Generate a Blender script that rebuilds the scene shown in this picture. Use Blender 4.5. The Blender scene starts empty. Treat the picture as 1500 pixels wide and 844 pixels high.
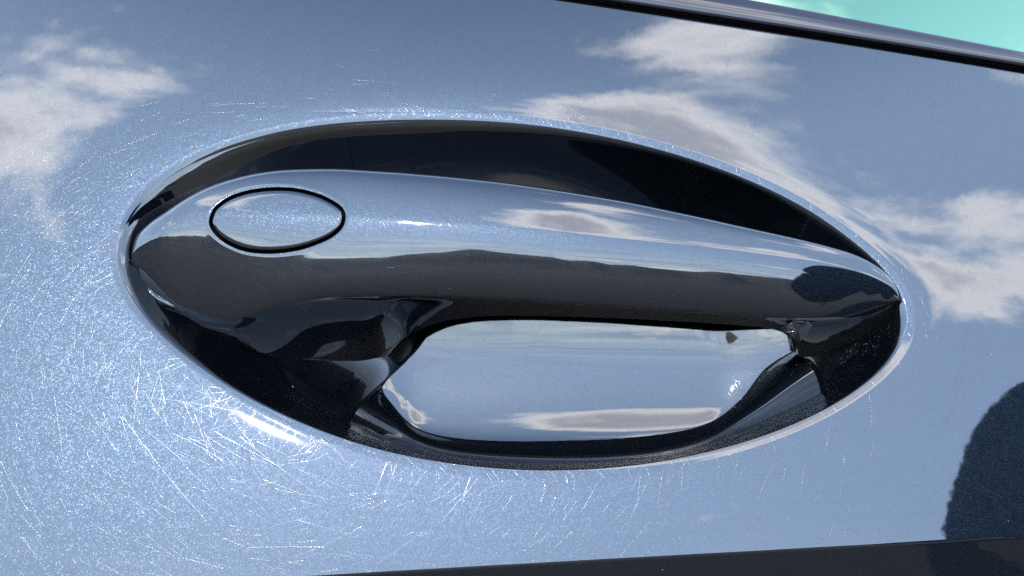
import bpy, math, random
import numpy as np
from mathutils import Vector
from mathutils.bvhtree import BVHTree

R = math.radians
sc = bpy.context.scene
col = sc.collection
rng = np.random.default_rng(7)

# ------------------------------------------------------------------ frames
# The door's shoulder leans back: its normal points NORMAL_ELEV degrees above the horizon.
# Door frame: u right along the car, v up along the skin, w outward (millimetres).
NORMAL_ELEV = 25.0
CAM_PITCH = 5.0                       # the camera looks down by this much
CAM_DIST = 420.0
HFOV = 2 * math.atan(150.0 / CAM_DIST)
ORIGIN = np.array([0.0, 0.0, 950.0])
U = np.array([1.0, 0.0, 0.0])
V = np.array([0.0, math.sin(R(NORMAL_ELEV)), math.cos(R(NORMAL_ELEV))])
W = np.array([0.0, -math.cos(R(NORMAL_ELEV)), math.sin(R(NORMAL_ELEV))])
M_UVW = np.stack([U, V, W])           # world -> door
CAMW = ORIGIN + CAM_DIST * np.array([0.0, -math.cos(R(CAM_PITCH)), math.sin(R(CAM_PITCH))])
FWD = (ORIGIN - CAMW) / CAM_DIST
RIGHT = np.array([1.0, 0.0, 0.0])
UP = np.cross(RIGHT, FWD)
FPX = 750.0 / math.tan(HFOV / 2)
CAMD = M_UVW @ (CAMW - ORIGIN)        # camera in the door frame


def rays(px, py):
    px = np.asarray(px, float); py = np.asarray(py, float)
    d = FWD + ((px - 750.0) / FPX)[..., None] * RIGHT - ((py - 422.0) / FPX)[..., None] * UP
    return d @ M_UVW.T


def trace(px, py, w=0.0):
    """Measured outline point -> door coordinates on the level w (mm)."""
    d = rays(px, py)
    t = (np.asarray(w, float) - CAMD[2]) / d[..., 2]
    return CAMD + t[..., None] * d


# ------------------------------------------------------------------ camera
cam_data = bpy.data.cameras.new('camera')
cam = bpy.data.objects.new('camera', cam_data)
col.objects.link(cam)
cam.location = Vector(CAMW / 1000.0)
cam.rotation_euler = (R(90 - CAM_PITCH), 0, 0)
cam_data.angle = HFOV
cam_data.sensor_fit = 'HORIZONTAL'
cam_data.clip_start = 0.01
cam_data.clip_end = 5000
sc.camera = cam
cam_data.dof.use_dof = True            # phone lens at close range: the paint is sharp, what it mirrors is softer
cam_data.dof.focus_distance = CAM_DIST / 1000.0 - 0.004
cam_data.dof.aperture_fstop = 28.0

# ------------------------------------------------------------------ sun and sky
R_V, R_U = 900.0, 4500.0              # crown radii of the door skin


def panel_w(u, v):
    return -(v * v) / (2 * R_V) - (u * u) / (2 * R_U)


def panel_reflection(px, py):
    """World direction that the plain door skin mirrors at a picture point."""
    p = trace(px, py, 0.0)
    for _ in range(4):
        p = trace(px, py, panel_w(p[..., 0], p[..., 1]))
    n = np.stack([p[..., 0] / R_U, p[..., 1] / R_V, np.ones_like(p[..., 0])], -1)
    n /= np.linalg.norm(n, axis=-1, keepdims=True)
    d = p - CAMD
    d /= np.linalg.norm(d, axis=-1, keepdims=True)
    r = d - 2 * (d * n).sum(-1, keepdims=True) * n
    return r @ M_UVW


SUN_DIR = panel_reflection(np.array(455.0), np.array(555.0))
SUN_EL = math.asin(SUN_DIR[2])
SUN_AZ = math.atan2(SUN_DIR[0], SUN_DIR[1])

sun_data = bpy.data.lights.new('sun', 'SUN')
sun_data.energy = 2.4
sun_data.angle = R(0.53)
sun_data.color = (1.0, 0.95, 0.87)
sun = bpy.data.objects.new('sun', sun_data)
col.objects.link(sun)
sun.rotation_euler = Vector(SUN_DIR).to_track_quat('Z', 'Y').to_euler()
sun.location = Vector(SUN_DIR) * 20

world = bpy.data.worlds.new('World')
sc.world = world
world.use_nodes = True


class NT:
    """Small wrapper to write node trees in few lines."""
    def __init__(self, tree):
        self.t = tree

    def n(self, kind, **kw):
        nd = self.t.nodes.new(kind)
        for k, v in kw.items():
            setattr(nd, k, v)
        return nd

    def put(self, sock, val):
        if val is None:
            return
        if hasattr(val, 'default_value') or hasattr(val, 'is_linked'):
            self.t.links.new(val, sock)
        else:
            sock.default_value = val

    def m(self, op, a, b=None, c=None, clamp=False):
        nd = self.n('ShaderNodeMath', operation=op, use_clamp=clamp)
        for i, x in enumerate((a, b, c)):
            if x is not None:
                self.put(nd.inputs[i], x)
        return nd.outputs[0]

    def v(self, op, a, b=None, scale=None):
        nd = self.n('ShaderNodeVectorMath', operation=op)
        self.put(nd.inputs[0], a)
        if b is not None:
            self.put(nd.inputs[1], b)
        if scale is not None:
            self.put(nd.inputs['Scale'], scale)
        return nd.outputs['Value'] if op in ('DOT_PRODUCT', 'LENGTH', 'DISTANCE') else nd.outputs[0]

    def noise(self, vec, scale, detail=3.0, rough=0.5, dist=0.0, lac=2.0, color=False):
        nd = self.n('ShaderNodeTexNoise')
        nd.inputs['Scale'].default_value = scale
        nd.inputs['Detail'].default_value = detail
        nd.inputs['Roughness'].default_value = rough
        nd.inputs['Distortion'].default_value = dist
        nd.inputs['Lacunarity'].default_value = lac
        self.put(nd.inputs['Vector'], vec)
        return nd.outputs['Color' if color else 'Fac']

    def ramp(self, x, a, b, lo=0.0, hi=1.0, smooth=True):
        nd = self.n('ShaderNodeMapRange', interpolation_type='SMOOTHSTEP' if smooth else 'LINEAR')
        self.put(nd.inputs[0], x)
        nd.inputs[1].default_value = a; nd.inputs[2].default_value = b
        nd.inputs[3].default_value = lo; nd.inputs[4].default_value = hi
        return nd.outputs[0]

    def mix(self, f, a, b):
        nd = self.n('ShaderNodeMix', data_type='RGBA')
        self.put(nd.inputs[0], f); self.put(nd.inputs[6], a); self.put(nd.inputs[7], b)
        return nd.outputs[2]


SKY_STRENGTH = 0.15
wt = NT(world.node_tree)
world.node_tree.nodes.clear()
w_out = wt.n('ShaderNodeOutputWorld')
w_bg = wt.n('ShaderNodeBackground')
w_bg.inputs[1].default_value = SKY_STRENGTH
sky = wt.n('ShaderNodeTexSky', sky_type='NISHITA')
sky.sun_disc = False
sky.sun_elevation = SUN_EL
sky.sun_rotation = SUN_AZ
sky.air_density = 1.0
sky.dust_density = 0.15
sky.ozone_density = 2.2
dirn = wt.n('ShaderNodeTexCoord').outputs['Generated']
sep = wt.n('ShaderNodeSeparateXYZ'); wt.put(sep.inputs[0], dirn)
zz = wt.m('ADD', wt.m('MAXIMUM', sep.outputs[2], 0.0), 0.22)
flat = wt.n('ShaderNodeCombineXYZ')
wt.put(flat.inputs[0], wt.m('DIVIDE', sep.outputs[0], zz))
wt.put(flat.inputs[1], wt.m('DIVIDE', sep.outputs[1], zz))
base_noise = wt.noise(flat.outputs[0], 3.4, 9.0, 0.58, 0.35)
big_noise = wt.noise(flat.outputs[0], 0.8, 2.0, 0.5)
dens = wt.m('ADD', wt.m('MULTIPLY', base_noise, 0.75), wt.m('MULTIPLY', big_noise, 0.25))
# the broad cumulus groups: direction, sharpness, weight
CLOUDS = [((1010, 190), 42, 0.215), ((70, 110), 50, 0.125), ((1430, 440), 70, 0.02), ((1480, -60), 60, 0.10), ((100, 400), 60, -0.06),
          ((640, 40), 60, -0.12), ((1300, 120), 60, -0.10), ((700, 600), 25, -0.10)]
for (cx, cy), k, a in CLOUDS:
    d = panel_reflection(np.array(float(cx)), np.array(float(cy)))
    e = wt.v('DOT_PRODUCT', dirn, tuple(d))
    g = wt.m('EXPONENT', wt.m('MULTIPLY', wt.m('SUBTRACT', e, 1.0), float(k)))
    dens = wt.m('ADD', dens, wt.m('MULTIPLY', g, a))
zen = wt.v('DOT_PRODUCT', dirn, (0.0, 0.15, 0.989))
dens = wt.m('SUBTRACT', dens, wt.m('MULTIPLY', wt.m('EXPONENT', wt.m('MULTIPLY', wt.m('SUBTRACT', zen, 1.0), 9.0)), 0.12))
cover = wt.ramp(dens, 0.56, 0.645)
core = wt.ramp(dens, 0.60, 0.72)
cloud_col = wt.mix(core, (8.1, 8.0, 8.1, 1), (3.7, 3.8, 4.3, 1))
fade = wt.ramp(sep.outputs[2], 0.0, 0.10)
# pale haze towards the horizon with long flat bars of cloud in it
azim = wt.m('ARCTAN2', sep.outputs[0], sep.outputs[1])
bar_v = wt.n('ShaderNodeCombineXYZ')
wt.put(bar_v.inputs[0], wt.m('MULTIPLY', azim, 2.2)); wt.put(bar_v.inputs[1], wt.m('MULTIPLY', sep.outputs[2], 17.0))
bars = wt.noise(bar_v.outputs[0], 1.6, 6.0, 0.55, 0.3)
haze_amt = wt.m('MULTIPLY', wt.ramp(sep.outputs[2], 0.02, 0.50, 1.0, 0.0), 0.82)
haze_col = wt.mix(wt.ramp(bars, 0.47, 0.60), (4.6, 5.3, 5.6, 1), (2.4, 2.8, 3.4, 1))
haze_col = wt.mix(wt.ramp(bars, 0.44, 0.34), haze_col, (7.4, 7.5, 7.5, 1))
clear = wt.mix(haze_amt, wt.mix(0.6, sky.outputs[0], wt.mix(wt.ramp(sep.outputs[2], 0.80, 0.98), (2.85, 3.85, 5.35, 1), (0.75, 1.05, 1.7, 1))), haze_col)
sky_mix = wt.mix(wt.m('MULTIPLY', wt.m('MULTIPLY', cover, 0.92), fade), clear, cloud_col)
wt.put(w_bg.inputs[0], sky_mix)
wt.put(w_out.inputs[0], w_bg.outputs[0])

vs = sc.view_settings
vs.view_transform = 'Standard'
vs.look = 'None'
vs.gamma = 1.0
vs.use_curve_mapping = False
vs.exposure = 3.35
sc.cycles.use_denoising = False
sc.cycles.max_bounces = 10
sc.cycles.glossy_bounces = 8
sc.cycles.sample_clamp_indirect = 0.2

# ------------------------------------------------------------------ materials


def new_mat(name):
    m = bpy.data.materials.new(name)
    m.use_nodes = True
    t = NT(m.node_tree)
    b = m.node_tree.nodes['Principled BSDF']
    return m, t, b


SCRATCHES = [(0.0042, 0.9e-5, 0.24), (0.0055, 0.9e-5, 0.24), (0.0070, 1.0e-5, 0.24), (0.0085, 1.0e-5, 0.24), (0.0098, 1.0e-5, 0.24), (0.0115, 1.1e-5, 0.22),
             (0.0132, 1.1e-5, 0.22), (0.0155, 1.2e-5, 0.22), (0.0185, 1.2e-5, 0.22), (0.0235, 1.3e-5, 0.20), (0.034, 1.5e-5, 0.20)]


def car_paint(name, scratch=1.0, dust=0.35, grime=None, flake=1.0):
    """Clear-coated metallic navy: tiny tilted flakes under a coat with fine wash scratches and dust."""
    m, t, b = new_mat(name)
    co = t.n('ShaderNodeTexCoord').outputs['Object']
    nrm = t.n('ShaderNodeNewGeometry').outputs['Normal']
    vor = t.n('ShaderNodeTexVoronoi', feature='F1')
    vor.inputs['Scale'].default_value = 4200.0
    t.put(vor.inputs['Vector'], co)
    rnd = t.v('SUBTRACT', vor.outputs['Color'], (0.5, 0.5, 0.5))
    flake_n = t.v('NORMALIZE', t.v('ADD', nrm, t.v('SCALE', rnd, scale=0.21)))
    sx = t.n('ShaderNodeSeparateXYZ'); t.put(sx.inputs[0], vor.outputs['Color'])
    spark = t.ramp(sx.outputs[0], 0.60, 0.99)
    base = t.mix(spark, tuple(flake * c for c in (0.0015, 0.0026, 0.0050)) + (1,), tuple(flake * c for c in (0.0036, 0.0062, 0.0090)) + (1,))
    t.put(b.inputs['Base Color'], base)
    b.inputs['Metallic'].default_value = 0.5           # half flake, half navy body colour
    b.inputs['Specular IOR Level'].default_value = 0.0
    b.inputs['Roughness'].default_value = 0.28
    t.put(b.inputs['Normal'], flake_n)
    b.inputs['Coat Weight'].default_value = 1.0
    b.inputs['Coat Roughness'].default_value = 0.02
    b.inputs['Coat IOR'].default_value = 1.6
    # wash scratches: hair-thin grooves lying in every direction that tip the coat's normal across themselves
    sep_ = t.n('ShaderNodeSeparateXYZ'); t.put(sep_.inputs[0], co)
    tip, rough = None, None
    for k, (cell, width, amp) in enumerate(SCRATCHES):
        cv = t.n('ShaderNodeCombineXYZ')
        t.put(cv.inputs[0], t.m('ADD', sep_.outputs[0], 3.1 + 0.77 * k))
        t.put(cv.inputs[1], t.m('ADD', sep_.outputs[1], 2.3 + 0.41 * k))
        vo = t.n('ShaderNodeTexVoronoi', feature='F1', voronoi_dimensions='2D')
        vo.inputs['Scale'].default_value = 1.0 / cell
        t.put(vo.inputs['Vector'], cv.outputs[0])
        vc = t.n('ShaderNodeSeparateXYZ'); t.put(vc.inputs[0], vo.outputs['Color'])
        dl = t.n('ShaderNodeSeparateXYZ'); t.put(dl.inputs[0], t.v('SUBTRACT', cv.outputs[0], vo.outputs['Position']))
        an = t.m('MULTIPLY', vc.outputs[0], math.pi)
        c_, s_ = t.m('COSINE', an), t.m('SINE', an)
        along = t.m('ADD', t.m('MULTIPLY', dl.outputs[0], c_), t.m('MULTIPLY', dl.outputs[1], s_))
        across = t.m('SUBTRACT', t.m('MULTIPLY', dl.outputs[1], c_), t.m('MULTIPLY', dl.outputs[0], s_))
        bow = t.m('MULTIPLY', t.m('SUBTRACT', vc.outputs[1], 0.5), 10.0)
        across = t.m('ADD', across, t.m('MULTIPLY', t.m('MULTIPLY', along, along), bow))
        rel = t.m('DIVIDE', across, width)
        mask = t.m('LESS_THAN', t.m('ABSOLUTE', rel), 1.0)
        mask = t.m('MULTIPLY', mask, t.ramp(vo.outputs['Distance'], 0.35, 0.85, 1.0, 0.0))
        mask = t.m('MULTIPLY', mask, t.m('LESS_THAN', vc.outputs[2], 0.75))
        til = t.m('MULTIPLY', t.m('MULTIPLY', rel, mask), amp * scratch)
        pv = t.n('ShaderNodeCombineXYZ')
        t.put(pv.inputs[0], t.m('MULTIPLY', t.m('MULTIPLY', s_, -1.0), til)); t.put(pv.inputs[1], t.m('MULTIPLY', c_, til))
        tip = pv.outputs[0] if tip is None else t.v('ADD', tip, pv.outputs[0])
        rough = mask if rough is None else t.m('MAXIMUM', rough, mask)
    # how hard the panel was rubbed differs from place to place
    worn = t.ramp(t.noise(co, 14.0, 2.0), 0.35, 0.6, 0.35, 1.0)
    t.put(b.inputs['Coat Roughness'], t.m('ADD', 0.02, t.m('MULTIPLY', rough, 0.19 * min(1.0, 2 * scratch))))
    tip = t.v('SCALE', tip, scale=worn)
    t.put(b.inputs['Coat Weight'], t.m('SUBTRACT', 1.0, t.m('MULTIPLY', rough, 0.65)))
    tip_w = t.n('ShaderNodeVectorTransform', vector_type='VECTOR', convert_from='OBJECT', convert_to='WORLD')
    t.put(tip_w.inputs[0], tip)
    peel = t.v('SCALE', t.v('SUBTRACT', t.noise(co, 420.0, 1.0, color=True), (0.5, 0.5, 0.5)), scale=0.004)
    coat_n = t.v('NORMALIZE', t.v('ADD', t.v('ADD', nrm, tip_w.outputs[0]), peel))
    t.put(b.inputs['Coat Normal'], coat_n)
    # dust specks
    dv = t.n('ShaderNodeTexVoronoi', feature='F1')
    dv.inputs['Scale'].default_value = 210.0
    t.put(dv.inputs['Vector'], co)
    ds = t.n('ShaderNodeSeparateXYZ'); t.put(ds.inputs[0], dv.outputs['Color'])
    size = t.m('MULTIPLY', t.m('POWER', ds.outputs[1], 3.0), 0.055)
    pick = t.m('LESS_THAN', ds.outputs[0], dust)
    spot = t.m('MULTIPLY', t.m('LESS_THAN', dv.outputs['Distance'], size), pick)
    if grime is not None:                    # dried splashes caught by the foot of the handle
        far = t.v('LENGTH', t.v('MULTIPLY', t.v('SUBTRACT', co, grime), (38.0, 95.0, 30.0)))
        splash = t.noise(co, 700.0, 5.0, 0.7, 1.2)
        lump = t.m('SUBTRACT', splash, t.m('MULTIPLY', far, 0.20))
        spot = t.m('MAXIMUM', spot, t.ramp(lump, 0.48, 0.66, 0.0, 0.8))
    df = t.n('ShaderNodeBsdfDiffuse'); df.inputs[0].default_value = (0.10, 0.10, 0.10, 1)
    mx = t.n('ShaderNodeMixShader')
    t.put(mx.inputs[0], t.m('MULTIPLY', spot, 0.55))
    t.put(mx.inputs[1], b.outputs[0]); t.put(mx.inputs[2], df.outputs[0])
    out = [n for n in m.node_tree.nodes if n.type == 'OUTPUT_MATERIAL'][0]
    t.put(out.inputs[0], mx.outputs[0])
    return m


def simple(name, colr, rough=0.5, metal=0.0, spec=0.5, coat=0.0):
    m, t, b = new_mat(name)
    b.inputs['Base Color'].default_value = (*colr, 1)
    b.inputs['Roughness'].default_value = rough
    b.inputs['Metallic'].default_value = metal
    b.inputs['Specular IOR Level'].default_value = spec
    b.inputs['Coat Weight'].default_value = coat
    return m


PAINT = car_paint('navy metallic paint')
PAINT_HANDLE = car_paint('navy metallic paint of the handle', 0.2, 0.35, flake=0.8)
PAINT_BOWL_DIMMED = car_paint('navy metallic paint dimmed in the recess', 0.2, 0.2, grime=(0.096, -0.012, -0.008), flake=0.25)  # same paint as the door, colour darkened to dim sun glow in the bowl
PAINT_LOWER = car_paint('navy metallic paint of the lower door', 0.5, 0.8)
RUBBER = simple('black rubber', (0.008, 0.008, 0.009), 0.6, spec=0.2)
SEAM_BLACK = simple('seam black', (0.002, 0.002, 0.002), 0.9, spec=0.0)
PLASTIC = simple('black plastic', (0.006, 0.006, 0.008), 0.25)
TRIM = simple('gloss black trim', (0.004, 0.004, 0.006), 0.04, spec=0.42)
GLASS = simple('coated cyan glass', (0.115, 0.195, 0.125), 0.02, metal=1.0)
CLEAR = simple('smoked clear plastic', (0.022, 0.024, 0.028), 0.22, spec=0.6)


def ground_mat():
    m, t, b = new_mat('asphalt')
    co = t.n('ShaderNodeTexCoord').outputs['Object']
    f = t.noise(co, 6.0, 6.0, 0.6)
    t.put(b.inputs['Base Color'], t.mix(t.ramp(f, 0.3, 0.7), (0.008, 0.0078, 0.0085, 1), (0.024, 0.0215, 0.021, 1)))
    big = t.noise(co, 0.35, 5.0, 0.6, 0.6)
    base = b.inputs['Base Color'].links[0].from_socket
    base = t.mix(t.ramp(big, 0.50, 0.62), base, (0.040, 0.032, 0.026, 1))
    t.put(b.inputs['Base Color'], t.mix(t.ramp(t.noise(co, 0.11, 4.0, 0.6), 0.52, 0.6), base, (0.012, 0.014, 0.013, 1)))
    base = b.inputs['Base Color'].links[0].from_socket
    t.put(b.inputs['Base Color'], t.mix(t.ramp(t.noise(co, 0.03, 4.0, 0.6), 0.5, 0.56), base, (0.034, 0.029, 0.025, 1)))
    b.inputs['Roughness'].default_value = 0.9
    b.inputs['Specular IOR Level'].default_value = 0.08
    return m


def hill_mat():
    m, t, b = new_mat('wooded hillside')
    co = t.n('ShaderNodeTexCoord').outputs['Object']
    f = t.noise(co, 0.05, 6.0, 0.6)
    t.put(b.inputs['Base Color'], t.mix(f, (0.002, 0.003, 0.005, 1), (0.006, 0.008, 0.009, 1)))
    b.inputs['Roughness'].default_value = 0.95
    return m


# ------------------------------------------------------------------ mesh helpers


def mesh_obj(name, verts, faces, mat, parent=None, normals=None, mm=True):
    """verts (N,3), faces (F,4) or list -> one smooth mesh object."""
    me = bpy.data.meshes.new(name)
    verts = np.asarray(verts, float)
    if mm:
        verts = verts / 1000.0
    if isinstance(faces, np.ndarray):
        k = faces.shape[1]
        me.vertices.add(len(verts))
        me.vertices.foreach_set('co', verts.astype(np.float32).ravel())
        me.loops.add(faces.size)
        me.loops.foreach_set('vertex_index', faces.astype(np.int32).ravel())
        me.polygons.add(len(faces))
        me.polygons.foreach_set('loop_start', np.arange(0, faces.size, k, dtype=np.int32))
        me.polygons.foreach_set('loop_total', np.full(len(faces), k, dtype=np.int32))
        me.update(calc_edges=True)
        me.validate()
    else:
        me.from_pydata([tuple(p) for p in verts], [], faces)
    me.polygons.foreach_set('use_smooth', [True] * len(me.polygons))
    if normals is not None:
        me.normals_split_custom_set_from_vertices(normals.astype(np.float32))
    me.materials.append(mat)
    o = bpy.data.objects.new(name, me)
    col.objects.link(o)
    if parent is not None:
        o.parent = parent
    return o


def grid_faces(nr, nc, closed=False):
    i = np.arange(nr - 1)[:, None]
    j = np.arange(nc if closed else nc - 1)[None, :]
    j2 = (j + 1) % nc
    return np.stack([i * nc + j, i * nc + j2, (i + 1) * nc + j2, (i + 1) * nc + j], -1).reshape(-1, 4)


def compact(verts, faces, normals=None):
    used = np.unique(faces)
    remap = np.full(len(verts), -1)
    remap[used] = np.arange(len(used))
    return verts[used], remap[faces], None if normals is None else normals[used]


def pchip(x, y, q):
    x = np.asarray(x, float); y = np.asarray(y, float)
    h = np.diff(x); dl = np.diff(y) / h
    m = np.zeros_like(y)
    for i in range(1, len(x) - 1):
        if dl[i - 1] * dl[i] > 0:
            w1 = 2 * h[i] + h[i - 1]; w2 = h[i] + 2 * h[i - 1]
            m[i] = (w1 + w2) / (w1 / dl[i - 1] + w2 / dl[i])
    m[0], m[-1] = dl[0], dl[-1]
    k = np.clip(np.searchsorted(x, q) - 1, 0, len(x) - 2)
    t = (q - x[k]) / h[k]
    return ((1 + 2 * t) * (1 - t) ** 2 * y[k] + t * (1 - t) ** 2 * h[k] * m[k]
            + t * t * (3 - 2 * t) * y[k + 1] + t * t * (t - 1) * h[k] * m[k + 1])


def gauss(a, s, wrap=False):
    n = int(4 * s) + 1
    k = np.exp(-0.5 * (np.arange(-n, n + 1) / s) ** 2); k /= k.sum()
    if wrap:
        p = np.concatenate([a[-n:], a, a[:n]])
    else:
        p = np.concatenate([2 * a[0] - a[n:0:-1], a, 2 * a[-1] - a[-2:-n - 2:-1]])
    return np.convolve(p, k, 'valid')


# ------------------------------------------------------------------ the door
door = bpy.data.objects.new('car_door', None)
col.objects.link(door)
door.location = Vector(ORIGIN / 1000.0)
door.rotation_euler = (R(90 - NORMAL_ELEV), 0, 0)
door['label'] = 'dark navy metallic car door with a flush pull handle in an oval recess'
door['category'] = 'car door'

# rim of the recess, measured where the skin turns into the bowl
RIM = np.array([(172, 380), (180, 325), (215, 275), (290, 226), (420, 188), (600, 174), (800, 186), (1000, 229),
                (1150, 288), (1245, 350), (1308, 405), (1330, 450), (1318, 512), (1255, 572), (1155, 626),
                (1000, 672), (850, 690), (700, 685), (560, 661), (425, 611), (320, 554), (240, 490), (190, 432)], float)
CEN = np.array([8.0, -5.0, 0.0])           # centre of the polar layout
rp = trace(RIM[:, 0], RIM[:, 1], 0.0)
for _ in range(3):
    rp = trace(RIM[:, 0], RIM[:, 1], panel_w(rp[:, 0], rp[:, 1]))
ASP = 0.46                             # polar angles taken in a space squeezed to a near circle
ang = np.arctan2((rp[:, 1] - CEN[1]) / ASP, rp[:, 0] - CEN[0])
rad = np.hypot(rp[:, 0] - CEN[0], (rp[:, 1] - CEN[1]) / ASP)
o_ = np.argsort(ang); ang, rad = ang[o_], rad[o_]
NTAB = 2048
tab_q = np.linspace(-np.pi, np.pi, NTAB, endpoint=False)
tab_r = pchip(np.concatenate([ang[-4:] - 2 * np.pi, ang, ang[:4] + 2 * np.pi]),
              np.concatenate([rad[-4:], rad, rad[:4]]), tab_q)
tab_r = gauss(tab_r, 42, wrap=True) - 1.3


def rim_r(th):
    x = (np.asarray(th) + np.pi) / (2 * np.pi) * NTAB
    i = np.floor(x).astype(int); f = x - i
    return tab_r[i % NTAB] * (1 - f) + tab_r[(i + 1) % NTAB] * f


BOWL_D, RIM_K = 34.0, 2.1
PAN_V, PAN_R = -23.0, 70.0
# edge of the pan in the bottom of the recess, where its end walls start to rise (traced at the pan's depth)
PAN = np.array([(640, 430), (615, 480), (602, 530), (592, 590), (588, 630), (596, 652), (630, 665), (740, 678), (850, 682), (960, 676),
                (1030, 660), (1056, 640), (1078, 610), (1076, 560), (1064, 520), (1040, 470), (1010, 420)], float)
pp = trace(PAN[:, 0], PAN[:, 1], -22.0)
pa = np.arctan2((pp[:, 1] - CEN[1]) / ASP, pp[:, 0] - CEN[0])
pr = np.hypot(pp[:, 0] - CEN[0], (pp[:, 1] - CEN[1]) / ASP)
lowr = pr / np.interp(pa, tab_q, tab_r, period=2 * np.pi)
extra_a = np.array([0.45, 0.9, 1.57, 2.25, 2.7]); extra_r = np.array([0.66, 0.78, 0.88, 0.80, 0.70])
qa = np.concatenate([pa, extra_a]); qr = np.concatenate([np.minimum(lowr, 0.93), extra_r])
o_ = np.argsort(qa); qa, qr = qa[o_], qr[o_]
pan_tab = np.interp(tab_q, qa, qr, period=2 * np.pi)
pan_tab = gauss(pan_tab, 44, wrap=True)


def pan_rho(th):
    x = (np.asarray(th) + np.pi) / (2 * np.pi) * NTAB
    i = np.floor(x).astype(int); f = x - i
    return pan_tab[i % NTAB] * (1 - f) + pan_tab[(i + 1) % NTAB] * f


def skin_w(u, v):
    """Height of the pressed skin: crowned panel, bowl and the rolled rim between them."""
    x = u - CEN[0]; y = (v - CEN[1]) / ASP
    th = np.arctan2(y, x); rr = np.hypot(x, y)
    r0 = rim_r(th)
    rho = np.minimum(rr / r0, 1.3)
    # floor: a trough along the car with its lowest line at PAN_V, rising in a long slope under the upper edge
    z = v - PAN_V
    z1 = CEN[1] - PAN_V
    up = np.maximum(v - CEN[1], 0)
    zc = np.minimum(z, z1)
    floor = -BOWL_D + zc * zc / (2 * PAN_R) + up * (z1 / PAN_R) + up * up * 0.0034
    floor = np.minimum(floor, -1.5)
    q0 = pan_rho(th)
    t_ = (rho - q0) / (1 - q0)
    soft = 4.6 / (r0 * np.hypot(np.cos(th), np.sin(th) * ASP) * (1 - q0))     # the turn into the wall, a few mm wide
    g_ = 0.5 * (t_ + np.sqrt(t_ * t_ + soft * soft))
    g1 = 0.5 * (1 + np.sqrt(1 + soft * soft))
    g0 = 0.5 * (-q0 / (1 - q0) + np.sqrt((q0 / (1 - q0)) ** 2 + soft * soft))
    g_ = (g_ - g0) / (g1 - g0)
    cf = 0.45 - 0.20 * np.exp(-((th + 0.1) / 0.7) ** 2) - 0.38 * np.exp(-((np.abs(th) - np.pi) / 0.5) ** 2)
    g_ = cf * g_ + (1 - cf) * np.maximum(g_, 0) ** 3
    bowl = floor * (1 - g_) - 0.2
    h = np.clip(0.5 + 0.5 * bowl / RIM_K, 0, 1)          # smooth minimum of bowl and 0
    low = bowl * (1 - h) - RIM_K * h * (1 - h)
    # faint pressed line round the rim
    dist = (rr - r0) * np.hypot(np.cos(th), np.sin(th) * ASP)
    roll = -0.75 * np.exp(-np.maximum(dist, 0) / 4.5)          # the skin starts to lean in well before the rim
    bead = 0.035 * np.exp(-((dist - 3.6) / 1.0) ** 2)
    return panel_w(u, v) + low + bead + roll


def skin_normal(u, v, e=0.02):
    n = np.stack([-(skin_w(u + e, v) - skin_w(u - e, v)) / (2 * e),
                  -(skin_w(u, v + e) - skin_w(u, v - e)) / (2 * e), np.ones_like(u)], -1)
    return n / np.linalg.norm(n, axis=-1, keepdims=True)


# straight edges of the shoulder skin: crease below, window gap above (v as a function of u)
def edge_line(x0, y0, x1, y1):
    a = trace(np.array(float(x0)), np.array(float(y0))); b = trace(np.array(float(x1)), np.array(float(y1)))
    for _ in range(3):
        a = trace(np.array(float(x0)), np.array(float(y0)), panel_w(a[0], a[1]))
        b = trace(np.array(float(x1)), np.array(float(y1)), panel_w(b[0], b[1]))
    k = (b[1] - a[1]) / (b[0] - a[0])
    return k, a[1] - k * a[0]


CR_K, CR_C = edge_line(480, 841, 1500, 784)
TP_K, TP_C = edge_line(1000, 30, 1500, 110)
EXT = 420.0                            # the skin is built this far to either side
NTH = 1200
th = np.linspace(-np.pi, np.pi, NTH, endpoint=False)
dx, dy = np.cos(th), np.sin(th) * ASP
r_in = rim_r(th)
r_quad = np.full(NTH, 1e9)
with np.errstate(divide='ignore', invalid='ignore'):
    for nx, ny, c in ((-CR_K, 1.0, CR_C), (-TP_K, 1.0, TP_C), (1, 0, EXT), (1, 0, -EXT)):
        t = (c - nx * CEN[0] - ny * CEN[1]) / (nx * dx + ny * dy)
        r_quad = np.where((t > 0) & (t < r_quad), t, r_quad)

# bowl (inside the rim) and skin (outside) as two parts of one pressed sheet
nb = 150
rho = np.sin(np.linspace(0.0008, 1, nb) * np.pi / 2) ** 0.9
rr = rho[:, None] * r_in[None, :]
uu = CEN[0] + rr * dx; vv = CEN[1] + rr * dy
P = np.stack([uu, vv, skin_w(uu, vv)], -1).reshape(-1, 3)
Nn = skin_normal(uu, vv).reshape(-1, 3)
F = grid_faces(nb, NTH, True)
recess = mesh_obj('handle_recess', P, np.ascontiguousarray(F[:, ::-1]), PAINT_BOWL_DIMMED, door, Nn)
recess['label'] = 'deep oval bowl pressed into the door behind the handle'
npn = 120
g = np.linspace(0, 1, npn)
g = 0.07 * g + 0.93 * g ** 3.2
rr = r_in[None, :] + g[:, None] * (r_quad - r_in)[None, :]
uu = CEN[0] + rr * dx; vv = CEN[1] + rr * dy
P = np.stack([uu, vv, skin_w(uu, vv)], -1).reshape(-1, 3)
Nn = skin_normal(uu, vv).reshape(-1, 3)
skin = mesh_obj('door_skin', P, np.ascontiguousarray(grid_faces(npn, NTH, True)[:, ::-1]), PAINT, door, Nn)
skin['label'] = 'sky mirroring shoulder of the door around the recess, finely scratched'


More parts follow.
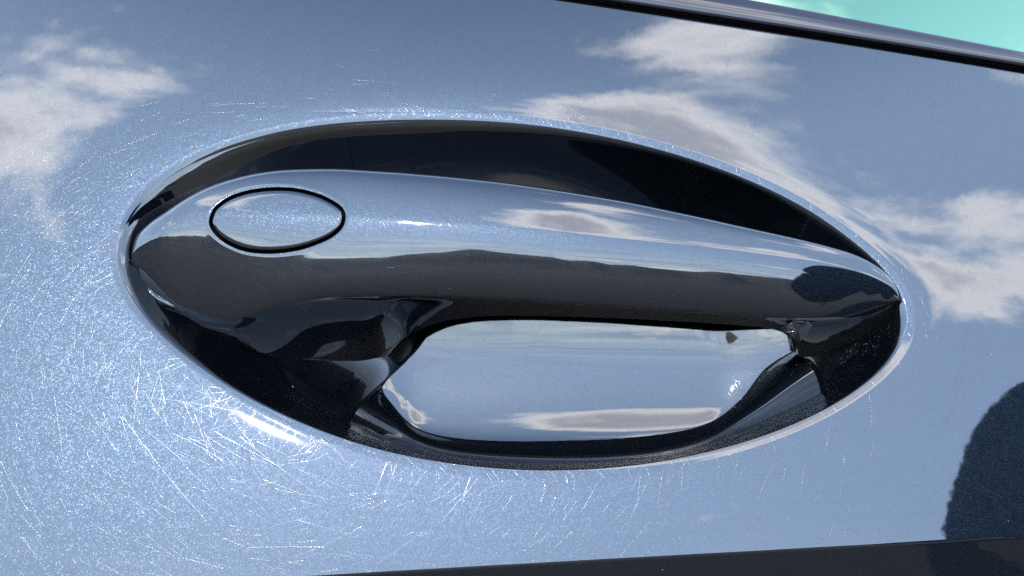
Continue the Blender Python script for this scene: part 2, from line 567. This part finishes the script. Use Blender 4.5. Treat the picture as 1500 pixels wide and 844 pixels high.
def sweep(name, mat, prof, us=None, label=None, parent=door):
    """prof(u) -> (K,2) array of (v,w); swept along u."""
    us = np.linspace(-EXT, EXT, 169) if us is None else us
    pts = np.array([[(u, p[0], p[1]) for p in prof(u)] for u in us])
    nr, nc, _ = pts.shape
    du = np.gradient(pts, axis=0); dk = np.gradient(pts, axis=1)
    nn = np.cross(du, dk); nn /= np.linalg.norm(nn, axis=-1, keepdims=True) + 1e-12
    if nn[..., 2].mean() < 0:
        nn = -nn
        f = grid_faces(nr, nc)
    else:
        f = grid_faces(nr, nc)[:, ::-1]
    ob = mesh_obj(name, pts.reshape(-1, 3), np.ascontiguousarray(f), mat, parent, nn.reshape(-1, 3))
    if label:
        ob['label'] = label
    return ob


def bend(v, w, ang0, turn, rad_, n, sgn):
    """arc from (v,w) heading ang0 (angle from +v towards +w), turning by turn"""
    out = []
    a = ang0
    step = abs(turn) * rad_ / n
    for _ in range(n):
        a += turn / n
        v += math.cos(a) * step; w += math.sin(a) * step
        out.append((v, w))
    return out, a


def lower_profile(u):
    v0 = CR_K * u + CR_C
    w0 = float(panel_w(u, v0))
    a = math.pi + math.atan(-v0 / R_V)           # heading -v along the skin
    pts = [(v0 + 0.4, float(panel_w(u, v0 + 0.4)) - 0.004), (v0, w0 - 0.004)]
    arc, a = bend(v0, w0, a, R(36), 2.2, 14, 1)
    pts += arc
    v, w = arc[-1]
    for k in range(40):
        a += R(0.16)
        st = 1.0 + k * 0.5
        v += math.cos(a) * st; w += math.sin(a) * st
        pts.append((v, w))
    return pts


sweep('lower_door_skin', PAINT_LOWER, lower_profile, label='door side below the sharp crease, mirroring the ground')


def hem_profile(u):
    v0 = TP_K * u + TP_C
    w0 = float(panel_w(u, v0))
    a = math.atan(-v0 / R_V)
    pts = [(v0 - 0.4, float(panel_w(u, v0 - 0.4)) - 0.004), (v0, w0 - 0.004)]
    arc, a = bend(v0, w0, a, R(-88), 1.1, 10, -1)
    pts += arc
    v, w = arc[-1]
    pts += [(v + 0.05 * k, w - 2.5 * k) for k in range(1, 5)]
    return pts


sweep('hem_edge', PAINT, hem_profile, label='rolled upper edge of the door skin along the window gap')


def gap_w(u):
    v0 = TP_K * u + TP_C
    return v0, float(panel_w(u, v0))


def strip_profile(u):
    v0, w0 = gap_w(u)
    return [(v0 + 0.6, w0 - 11.0), (v0 + 1.6, w0 - 9.4), (v0 + 2.8, w0 - 9.0), (v0 + 4.0, w0 - 9.6), (v0 + 5.2, w0 - 11.0)]


sweep('weatherstrip', RUBBER, strip_profile, label='black rubber strip deep in the gap below the window')


def trim_width(u):
    return 6.2 + (150 - u) * 0.04


def trim_profile(u):
    v0, w0 = gap_w(u)
    v1 = v0 + 4.0; wd = trim_width(u)
    out = [(v1 + 0.2, w0 - 12.0), (v1 + 0.1, w0 - 3.0)]
    arc, a = bend(v1 + 0.1, w0 - 1.9, math.pi / 2, R(-82), 1.3, 10, -1)
    out += arc
    v, w = arc[-1]
    n = 24
    for k in range(n):
        a -= R(30) / n
        v += math.cos(a) * (wd - 2) / n; w += math.sin(a) * (wd - 2) / n
        out.append((v, w))
    arc, a = bend(v, w, a, R(-65), 0.9, 8, -1)
    out += arc
    return out


sweep('window_trim', TRIM, trim_profile, label='gloss black moulding along the foot of the window')


def glass_profile(u):
    v0, w0 = gap_w(u)
    v1 = v0 + 4.0 + trim_width(u) - 1.5
    w1 = w0 - 4.2
    out = []
    for k in range(24):
        s = k * 14.0
        out.append((v1 + s, w1 - s * 0.10 - s * s / 3000.0))
    return out


sweep('window_pane', GLASS, glass_profile, label='side window glass mirroring the sky in bright cyan')

# ------------------------------------------------------------------ the handle
X0, X1 = 193.0, 1317.0


def curve(pts):
    a = np.array(pts, float)
    tau = np.arccos(np.clip(1 - 2 * (a[:, 0] - X0) / (X1 - X0), -1, 1)) / np.pi
    q = np.linspace(0, 1, 4001)
    y = pchip(tau, a[:, 1], q)
    return q, y


def ev(c, x, s=40):
    q, y = c
    y = gauss(y, s) if s else y
    tau = np.arccos(np.clip(1 - 2 * (x - X0) / (X1 - X0), -1, 1)) / np.pi
    return np.interp(tau, q, y)


C_T = curve([(193, 376), (194.3, 364), (198, 350), (207, 337), (222, 324), (240, 312), (270, 292), (300, 276), (340, 262), (380, 253), (420, 248.5),
             (480, 247), (560, 251), (700, 263), (900, 292), (1000, 312), (1100, 334), (1200, 357), (1250, 372),
             (1280, 387), (1300, 402), (1311, 416), (1315.5, 428), (1317, 439)])
C_B = curve([(193, 377.5), (194.3, 386), (198, 397), (207, 411), (222, 426), (240, 438), (270, 456), (300, 467), (340, 468), (380, 458), (420, 447), (470, 437), (520, 434), (600, 434),
             (750, 439), (900, 449), (1000, 456), (1100, 462), (1180, 466), (1230, 465), (1270, 457), (1300, 446),
             (1312, 441), (1317, 440)])
C_I = curve([(193, 379), (194.3, 391), (198, 405), (207, 421), (222, 437), (240, 451), (270, 468), (300, 488), (350, 509), (400, 521), (460, 528),
             (520, 530), (545, 527), (570, 510), (600, 489), (630, 476), (660, 468), (700, 463.5), (740, 462), (850, 464),
             (1000, 471), (1080, 476), (1120, 480), (1145, 486), (1158, 496), (1164, 510), (1168, 522), (1180, 524),
             (1215, 516), (1250, 503), (1280, 483), (1300, 463), (1312, 447), (1317, 441)])
C_R = curve([(193, 376.5), (198, 362), (215, 345), (240, 328), (300, 308), (400, 311), (500, 316), (610, 321), (750, 332), (900, 346), (1060, 362),
             (1150, 374), (1240, 390), (1300, 415), (1317, 439)])
C_H = curve([(193, 377), (198, 368), (215, 358), (240, 352), (270, 352), (300, 358), (350, 376), (400, 391), (460, 397), (600, 390), (700, 387),
             (800, 394), (900, 403), (1000, 410), (1100, 420), (1200, 434), (1280, 434), (1317, 439.5)])
C_W = curve([(193, -4.5), (200, -3.0), (215, -1.0), (240, 1.6), (300, 3.8), (400, 6.0), (500, 7.4), (600, 8.6), (700, 9.2), (800, 9.2), (1000, 7.2),
             (1150, 4.4), (1250, 1.9), (1300, 0.0), (1317, -1.2)])

xs = np.concatenate([X0 + 12 * (1 - np.cos(np.linspace(0, np.pi / 2, 26)))[:-1] + 0.02,
                     np.linspace(205, 300, 60)[:-1], np.linspace(300, 512, 330)[:-1],
                     np.linspace(512, 1140, 260)[:-1], np.linspace(1140, 1180, 60)[:-1], np.linspace(1180, 1303, 60)[:-1],
                     1303 + 13.98 * np.sin(np.linspace(0, np.pi / 2, 26))])
NX = len(xs)
yT, yB, yI = ev(C_T, xs, 18), ev(C_B, xs, 18), ev(C_I, xs, 8)
yR, yH, wR = ev(C_R, xs, 60), ev(C_H, xs, 60), ev(C_W, xs, 60)
yR = np.clip(yR, yT + 0.12 * (yB - yT), yT + 0.6 * (yB - yT))
yH = np.clip(yH, yR + 0.12 * (yB - yT), yT + 0.90 * (yB - yT))

NF = 330                               # rows of the front face
sF = np.linspace(0, 1, NF)
yF = yT[None, :] + sF[:, None] * (yB - yT)[None, :]
LEFT = np.clip((480 - xs) / 150, 0, 1); LEFT = LEFT * LEFT * (3 - 2 * LEFT)   # the rolled left end has no lower edge
tilt = np.zeros_like(yF)
for j in range(NX):
    hT, hB = yT[j], yB[j]
    L = max(hB - hT, 1e-3)
    k = min(1.0, L / 120.0)
    ax = [hT, hT + 2.5 * k, hT + 8 * k, 0.5 * (hT + yR[j]) + 2 * k, yR[j] - 1 * k, yR[j] + 8 * k, yH[j], hB - 8 * k, hB - 2 * k, hB]
    lf = LEFT[j]
    ay = [70, 30, 13, 6, 1.5, -7, -22.5, -36, -44 + 3 * lf, -62 + 18 * lf]
    ax = np.maximum.accumulate(np.array(ax) + np.arange(10) * 1e-4)
    tilt[:, j] = pchip(ax, np.array(ay, float), yF[:, j])
ks = np.exp(-0.5 * (np.arange(-12, 13) / 4.0) ** 2); ks /= ks.sum()
pad = np.concatenate([np.repeat(tilt[:1], 12, 0), tilt, np.repeat(tilt[-1:], 12, 0)])
tilt = sum(ks[i] * pad[i:i + NF] for i in range(25))
MMPX = 0.2 / math.cos(R(NORMAL_ELEV - CAM_PITCH))
# integrate the slope downwards; w(v) anchored on the ridge. Looking from below the normal,
# moving in w also shifts the picture row, so the step in v is corrected for it.
dy_ = np.diff(yF, axis=0)
tm = np.tan(np.radians(0.5 * (tilt[1:] + tilt[:-1])))
TA = math.tan(R(NORMAL_ELEV - CAM_PITCH))
dv = dy_ * MMPX / (1 - 0 * tm)
dv = dv / np.maximum(1 - tm * TA, 0.25)
dw = np.clip(tm, -2.2, 2.6) * dv
wF = np.concatenate([np.zeros((1, NX)), np.cumsum(dw, 0)])
for j in range(NX):
    wF[:, j] += wR[j] - np.interp(yR[j], yF[:, j], wF[:, j])
XF = np.repeat(xs[None, :], NF, 0)

# seam of the lock cover: a groove in the front face
CAP = np.array([(309.5, 329), (310.5, 317), (319, 303), (344, 287.5), (383, 278.5), (428, 278), (465, 286.5), (489, 298), (501, 308), (503.5, 320), (499, 333), (486, 345),
                (468, 354), (438, 364), (400, 369), (362, 366.5), (333, 355), (317, 342)], float)
qd = np.linspace(0, len(CAP), 720, endpoint=False)
cl = np.concatenate([CAP[-3:], CAP, CAP[:4]])
kk = np.arange(len(cl)) - 3.0


def catmull(c, q):
    i = np.floor(q).astype(int) + 3; f = (q - np.floor(q))[:, None]
    p0, p1, p2, p3 = c[i - 1], c[i], c[i + 1], c[np.minimum(i + 2, len(c) - 1)]
    return 0.5 * (2 * p1 + (p2 - p0) * f + (2 * p0 - 5 * p1 + 4 * p2 - p3) * f ** 2 + (3 * p1 - p0 - 3 * p2 + p3) * f ** 3)


capc = catmull(cl, qd)
capc = np.stack([gauss(capc[:, 0], 6, True), gauss(capc[:, 1], 6, True)], -1)
dist = np.full(XF.shape, 99.0)
inside = np.zeros(XF.shape, bool)
box = (XF > 296) & (XF < 516) & (yF > 266) & (yF < 382)
bi = np.argwhere(box)
bp = np.stack([XF[box], yF[box]], -1)
dd = np.empty(len(bp)); ins = np.empty(len(bp), bool)
nxt = np.roll(capc, -1, 0)
for a in range(0, len(bp), 4000):
    q = bp[a:a + 4000]
    dd[a:a + 4000] = np.sqrt(((q[:, None, :] - capc[None]) ** 2).sum(-1).min(1))
    c1 = (capc[None, :, 1] > q[:, 1:2]) != (nxt[None, :, 1] > q[:, 1:2])
    with np.errstate(divide='ignore', invalid='ignore'):
        xx = capc[None, :, 0] + (q[:, 1:2] - capc[None, :, 1]) / (nxt[None, :, 1] - capc[None, :, 1]) * (nxt - capc)[None, :, 0]
    ins[a:a + 4000] = (c1 & (q[:, 0:1] < xx)).sum(1) % 2 == 1
dist[box] = dd; inside[box] = ins
sd = np.where(inside, -dist, dist)     # px, negative on the cover
lip = np.where(sd > 0, 0.05 * np.exp(-(sd / 9.0) ** 2), 0.05)
wF = wF + lip - 2.6 * np.exp(-(sd / 1.85) ** 4) - 0.30 * np.exp(-(sd / 4.0) ** 2)

FRONT = trace(XF, yF, wF)

# underside and back
wB = wF[-1]
foot = np.clip((600 - xs) / 55, 0, 1)
foot = foot * foot * (3 - 2 * foot)
fr = np.clip((xs - 1158) / 8, 0, 1); fr = fr * fr * (3 - 2 * fr)
foot = np.maximum(foot, fr)
pI = trace(xs, yI, -14.0)
for _ in range(25):
    pI = 0.5 * pI + 0.5 * trace(xs, yI, skin_w(pI[:, 0], pI[:, 1]))
w_bowl = np.minimum(pI[:, 2], wB - 0.6)
w_grip = np.minimum(-12.5, wB - 3)
wI = w_grip * (1 - foot) + (w_bowl - 0.4) * foot
NU = 46
sU = np.linspace(0, 1, NU + 1)[1:]
yU = yB[None, :] + sU[:, None] * (yI - yB)[None, :]
# quick drop under the edge, then an almost straight face with a little belly
drop = np.minimum(1.4, 0.25 * (wB - wI)) * (1 - LEFT)
prof = 1 - np.exp(-sU / 0.05)
belly = np.sin(np.pi * sU)[:, None] * (0.6 + 1.6 * foot)[None, :] * np.clip((yI - yB) / 40, 0, 1)[None, :]
wU = wB[None, :] - prof[:, None] * drop[None, :] - sU[:, None] * (wB - drop - wI)[None, :] + belly
UNDER = trace(np.repeat(xs[None, :], NU, 0), yU, wU)
pIe = UNDER[-1]
pTe = FRONT[0]
Jv = []
lipn = 8
for k in range(1, lipn + 1):           # rounded inner edge
    a = k / lipn * math.pi / 2
    r_ = 1.3
    Jv.append(np.stack([pIe[:, 0], pIe[:, 1] + (1 - math.cos(a)) * r_ * (1 - foot) - 0.0 * foot,
                        pIe[:, 2] - math.sin(a) * (r_ * (1 - foot) + 9 * foot)], -1))
Jv = np.array(Jv)
back0 = Jv[-1]
wK = -11.5 * (1 - foot) + np.minimum(w_bowl - 9, -11.5) * foot
wK = np.minimum(wK, pTe[:, 2] - 2)
gapv = np.maximum(pTe[:, 1] - pIe[:, 1], 0.3)
back1 = np.stack([pTe[:, 0], pTe[:, 1] - np.minimum(2.5, 0.2 * gapv), wK], -1)
BACK = np.array([back0 + (back1 - back0) * s for s in np.linspace(0, 1, 12)[1:]])
ROLL = []
for s in np.linspace(0, 1, 12)[1:]:     # up the top flank to the front face
    a = s * math.pi / 2
    ROLL.append(np.stack([back1[:, 0] + (pTe[:, 0] - back1[:, 0]) * s,
                          back1[:, 1] + (pTe[:, 1] - back1[:, 1]) * math.sin(a),
                          back1[:, 2] + (pTe[:, 2] - back1[:, 2]) * (1 - math.cos(a))], -1))
ROLL = np.array(ROLL)[:-1]

ALL = np.concatenate([FRONT, UNDER, Jv, BACK, ROLL])       # rows around the section, closed
NRW = len(ALL)
nF, nU, nJ = NF, NU, lipn
dxg = np.gradient(ALL, axis=1)
drg = (np.roll(ALL, -1, 0) - np.roll(ALL, 1, 0))
NOR = np.cross(drg, dxg)
NOR /= np.linalg.norm(NOR, axis=-1, keepdims=True) + 1e-12
if NOR[NF // 2, NX // 2, 2] < 0:
    NOR = -NOR
iy = np.arange(NRW)[:, None]; ix = np.arange(NX - 1)[None, :]
iy2 = (iy + 1) % NRW
HF = np.stack([iy * NX + ix, iy2 * NX + ix, iy2 * NX + ix + 1, iy * NX + ix + 1], -1)
row = np.repeat(np.arange(NRW)[:, None], NX - 1, 1)
fsd = np.full((NRW, NX - 1), 99.0)
fsd[:NF - 1] = 0.25 * (sd[:-1, :-1] + sd[1:, :-1] + sd[:-1, 1:] + sd[1:, 1:])
SEAM = 1.75
part = np.zeros((NRW, NX - 1), int)                        # 0 outer shell
part[(row >= nF + nU) & (row < nF + nU + nJ + len(BACK))] = 1   # inner shell
part[np.abs(fsd) < SEAM] = 2                               # seam
part[fsd <= -SEAM] = 3                                     # lock cover
CAPF = []
for jx, flip in ((0, False), (NX - 1, True)):              # close both tips
    ring = np.arange(NRW) * NX + jx
    half = NRW // 2
    for q in range(half - 1):
        quad = [ring[q], ring[q + 1], ring[NRW - 2 - q], ring[NRW - 1 - q]]
        CAPF.append(quad[::-1] if flip else quad)
CAPF = np.array(CAPF)
AV = ALL.reshape(-1, 3); AN = NOR.reshape(-1, 3)
handle = None
for idx, (nm, mat, lab) in enumerate((('door_handle', PAINT_HANDLE, 'navy metallic pull handle bridging the oval recess'),
                                      ('inner_shell', PLASTIC, 'black inner face of the grip'),
                                      ('cover_seam', SEAM_BLACK, 'thin black seam around the lock cover'),
                                      ('lock_cover', PAINT_HANDLE, 'almond shaped painted cover over the key lock'))):
    f = HF[part == idx]
    if idx == 0:
        f = np.concatenate([f, CAPF])
    pv, pf, pn = compact(AV, f, AN)
    ob = mesh_obj(nm, pv, pf, mat, door if idx == 0 else handle, pn)
    ob['label'] = lab
    if idx == 0:
        handle = ob

# small clear end piece at the right end of the grip's opening
TAB = np.array([(1142, 484), (1150, 476), (1163, 471.5), (1177, 470.5), (1187, 473), (1189, 479), (1181, 489), (1171, 499), (1165, 499), (1159, 491)], float)


def under_pt(x, y, lift):
    j = np.interp(x, xs, np.arange(NX)); j0 = int(j); f_ = j - j0
    b0 = yB[j0] * (1 - f_) + yB[min(j0 + 1, NX - 1)] * f_
    i0 = yI[j0] * (1 - f_) + yI[min(j0 + 1, NX - 1)] * f_
    s_ = np.clip((y - b0) / max(i0 - b0, 1e-3), 0, 1)
    ww = np.interp(s_, sU, wU[:, j0] * (1 - f_) + wU[:, min(j0 + 1, NX - 1)] * f_)
    return trace(np.array(x), np.array(y), ww) + lift * np.array([0, -0.75, 0.65])


tc = TAB.mean(0)
tq = catmull(np.concatenate([TAB[-3:], TAB, TAB[:4]]), np.linspace(0, len(TAB), 60, endpoint=False))
rings = []
for fs, lift in ((1.0, -0.3), (1.0, 0.22), (0.95, 0.38), (0.85, 0.44), (0.5, 0.46), (0.02, 0.47)):
    rings.append([under_pt(*(tc + (q - tc) * fs), lift) for q in tq])
rings = np.array(rings)
tab = mesh_obj('end_piece', rings.reshape(-1, 3), grid_faces(len(rings), 60, True), CLEAR, handle)
tab['label'] = 'small glossy grey end piece beside the grip opening'

# ------------------------------------------------------------------ ground and hills (seen mirrored in the paint)
gv = [(2500 * math.cos(a), 2500 * math.sin(a), 0) for a in np.linspace(0, 2 * math.pi, 64, endpoint=False)]
gr = mesh_obj('ground', gv, [list(range(64))], ground_mat(), mm=False)
gr['kind'] = 'structure'
na, nl = 240, 10
hv = []
for i in range(na):
    a = -math.pi * (i / (na - 1)) * 1.2 + 0.1 * math.pi
    hgt = 40 + 6 * math.sin(a * 5 + 1) + 4 * math.sin(a * 11 + 2) + 3 * math.sin(a * 29) + 2.2 * math.sin(a * 71 + 1) + 16 * math.exp(-((a + 1.62) / 0.16) ** 2)
    for k in range(nl):
        s = k / (nl - 1)
        r0 = 110 + 160 * s
        hv.append((r0 * math.cos(a), r0 * math.sin(a), -1 + hgt * math.sin(s * math.pi / 2) ** 1.5 + rng.normal(0, 0.9)))
hl = mesh_obj('hills', hv, grid_faces(na, nl), hill_mat(), mm=False)
hl['kind'] = 'structure'


# ------------------------------------------------------------------ person (mirrored in the paint at the right)
def skinned(name, joints, bones, mat, parent, sub=2):
    """joints {key: (x,y,z,r)}, bones [(a,b)] -> one continuous skinned surface, applied."""
    keys = list(joints)
    me = bpy.data.meshes.new(name)
    me.from_pydata([joints[k][:3] for k in keys], [(keys.index(a), keys.index(b)) for a, b in bones], [])
    ob = bpy.data.objects.new(name, me)
    col.objects.link(ob)
    ob.modifiers.new('skin', 'SKIN').use_smooth_shade = True
    for i, k in enumerate(keys):
        r = joints[k][3]
        sv = me.skin_vertices[0].data[i]
        sv.radius = r if isinstance(r, tuple) else (r, r)
        sv.use_root = (i == 0)
    sb = ob.modifiers.new('sub', 'SUBSURF'); sb.levels = sub; sb.render_levels = sub
    dg = bpy.context.evaluated_depsgraph_get()
    nm = bpy.data.meshes.new_from_object(ob.evaluated_get(dg))
    ob.modifiers.clear()
    ob.data = nm
    nm.name = name
    nm.materials.clear(); nm.materials.append(mat)
    nm.polygons.foreach_set('use_smooth', [True] * len(nm.polygons))
    ob.parent = parent
    return ob


SKIN = simple('skin', (0.42, 0.26, 0.19), 0.5)
JACKET = simple('dark jacket cloth', (0.010, 0.010, 0.014), 0.9, spec=0.0)
DENIM = simple('dark trousers cloth', (0.014, 0.016, 0.024), 0.9, spec=0.2)
SHOE = simple('black shoe', (0.012, 0.012, 0.012), 0.5)
EYE = simple('eye', (0.05, 0.04, 0.03), 0.2)
person = bpy.data.objects.new('person', None)
col.objects.link(person)
person.location = (0.67, -0.88, 0.0)
person.rotation_euler = (0, 0, R(205))
person.scale = (0.93, 0.93, 0.88)
person['label'] = 'person in a dark hooded jacket, mirrored at the right edge of the door'
person['category'] = 'person'
bj = {'pel': (0, 0, 0.95, (0.14, 0.10)), 'spine': (0, 0, 1.12, (0.12, 0.09)), 'chest': (0, 0.0, 1.30, (0.14, 0.10)), 'nb': (0, 0.0, 1.47, 0.058),
      'nt': (0, 0.015, 1.54, 0.055), 'jaw': (0, 0.035, 1.585, (0.062, 0.075)), 'face': (0, 0.03, 1.66, (0.074, 0.092)), 'crown': (0, 0.02, 1.73, (0.066, 0.082)), 'top': (0, 0.015, 1.765, 0.035)}
bb = [('pel', 'spine'), ('spine', 'chest'), ('chest', 'nb'), ('nb', 'nt'), ('nt', 'jaw'), ('jaw', 'face'), ('face', 'crown'), ('crown', 'top')]
for sg, n_ in ((-1, 'l'), (1, 'r')):
    bj.update({n_ + 'sh': (0.17 * sg, 0, 1.40, 0.058), n_ + 'el': (0.24 * sg, -0.03, 1.13, 0.040), n_ + 'wr': (0.25 * sg, 0.06, 0.89, 0.026),
               n_ + 'pa': (0.25 * sg, 0.075, 0.83, (0.022, 0.036)),
               n_ + 'hip': (0.09 * sg, 0, 0.88, 0.085), n_ + 'kn': (0.10 * sg, 0.015, 0.50, 0.055), n_ + 'an': (0.105 * sg, -0.02, 0.10, 0.036),
               n_ + 'to': (0.115 * sg, 0.12, 0.035, 0.030)})
    bb += [('chest', n_ + 'sh'), (n_ + 'sh', n_ + 'el'), (n_ + 'el', n_ + 'wr'), (n_ + 'wr', n_ + 'pa'), ('pel', n_ + 'hip'),
           (n_ + 'hip', n_ + 'kn'), (n_ + 'kn', n_ + 'an'), (n_ + 'an', n_ + 'to')]
    for f_, (oy, ln) in enumerate(((-0.027, 0.068), (-0.009, 0.08), (0.009, 0.085), (0.027, 0.074))):
        bj.update({f'{n_}f{f_}a': (0.25 * sg, 0.078 + oy, 0.80, 0.0095), f'{n_}f{f_}b': (0.247 * sg, 0.084 + oy, 0.80 - ln * 0.55, 0.0085),
                   f'{n_}f{f_}c': (0.236 * sg, 0.09 + oy, 0.80 - ln, 0.0075)})
        bb += [(n_ + 'pa', f'{n_}f{f_}a'), (f'{n_}f{f_}a', f'{n_}f{f_}b'), (f'{n_}f{f_}b', f'{n_}f{f_}c')]
    bj.update({n_ + 'ta': (0.24 * sg, 0.115, 0.825, 0.011), n_ + 'tb': (0.228 * sg, 0.13, 0.785, 0.009)})
    bb += [(n_ + 'pa', n_ + 'ta'), (n_ + 'ta', n_ + 'tb')]
skinned('body', bj, bb, SKIN, person)
jj = {'hem': (0, 0, 0.88, (0.19, 0.135)), 'mid': (0, 0, 1.10, (0.17, 0.13)), 'ch': (0, 0, 1.32, (0.19, 0.14)), 'col': (0, -0.01, 1.47, (0.10, 0.095))}
jb = [('hem', 'mid'), ('mid', 'ch'), ('ch', 'col')]
for sg, n_ in ((-1, 'l'), (1, 'r')):
    jj.update({n_ + 's': (0.19 * sg, 0, 1.41, 0.082), n_ + 'e': (0.25 * sg, -0.03, 1.13, 0.066), n_ + 'w': (0.255 * sg, 0.055, 0.90, 0.046)})
    jb += [('ch', n_ + 's'), (n_ + 's', n_ + 'e'), (n_ + 'e', n_ + 'w')]
skinned('jacket', jj, jb, JACKET, person)
skinned('hood', {'b': (0, -0.03, 1.38, (0.27, 0.15)), 'm': (0, -0.04, 1.56, (0.22, 0.14)), 't': (0, -0.03, 1.74, (0.14, 0.115)), 'p': (0, -0.02, 1.82, 0.04)},
        [('b', 'm'), ('m', 't'), ('t', 'p')], JACKET, person)
tj = {'w': (0, 0, 0.98, (0.155, 0.115)), 'c': (0, 0, 0.86, (0.15, 0.115))}
tb = [('w', 'c')]
for sg, n_ in ((-1, 'l'), (1, 'r')):
    tj.update({n_ + 'h': (0.10 * sg, 0, 0.78, 0.098), n_ + 'k': (0.105 * sg, 0.012, 0.48, 0.076), n_ + 'a': (0.11 * sg, -0.015, 0.09, 0.062)})
    tb += [('c', n_ + 'h'), (n_ + 'h', n_ + 'k'), (n_ + 'k', n_ + 'a')]
skinned('trousers', tj, tb, DENIM, person)
for sg in (-1, 1):
    skinned('shoe', {'h': (0.11 * sg, -0.04, 0.05, (0.045, 0.05)), 'm': (0.115 * sg, 0.07, 0.045, (0.046, 0.044)), 't': (0.12 * sg, 0.17, 0.036, (0.042, 0.036))},
            [('h', 'm'), ('m', 't')], SHOE, person)
    skinned('eye', {'a': (0.031 * sg, 0.112, 1.668, 0.012), 'b': (0.031 * sg, 0.117, 1.668, 0.011)}, [('a', 'b')], EYE, person)
    skinned('ear', {'a': (0.074 * sg, 0.02, 1.635, 0.012), 'b': (0.082 * sg, 0.012, 1.675, 0.015)}, [('a', 'b')], SKIN, person)
skinned('nose', {'a': (0, 0.118, 1.672, 0.010), 'b': (0, 0.137, 1.632, 0.015)}, [('a', 'b')], SKIN, person)
skinned('mouth', {'a': (-0.024, 0.108, 1.598, 0.006), 'b': (0, 0.114, 1.598, 0.009), 'c': (0.024, 0.108, 1.598, 0.006)}, [('a', 'b'), ('b', 'c')],
        simple('lips', (0.30, 0.12, 0.11), 0.45), person)
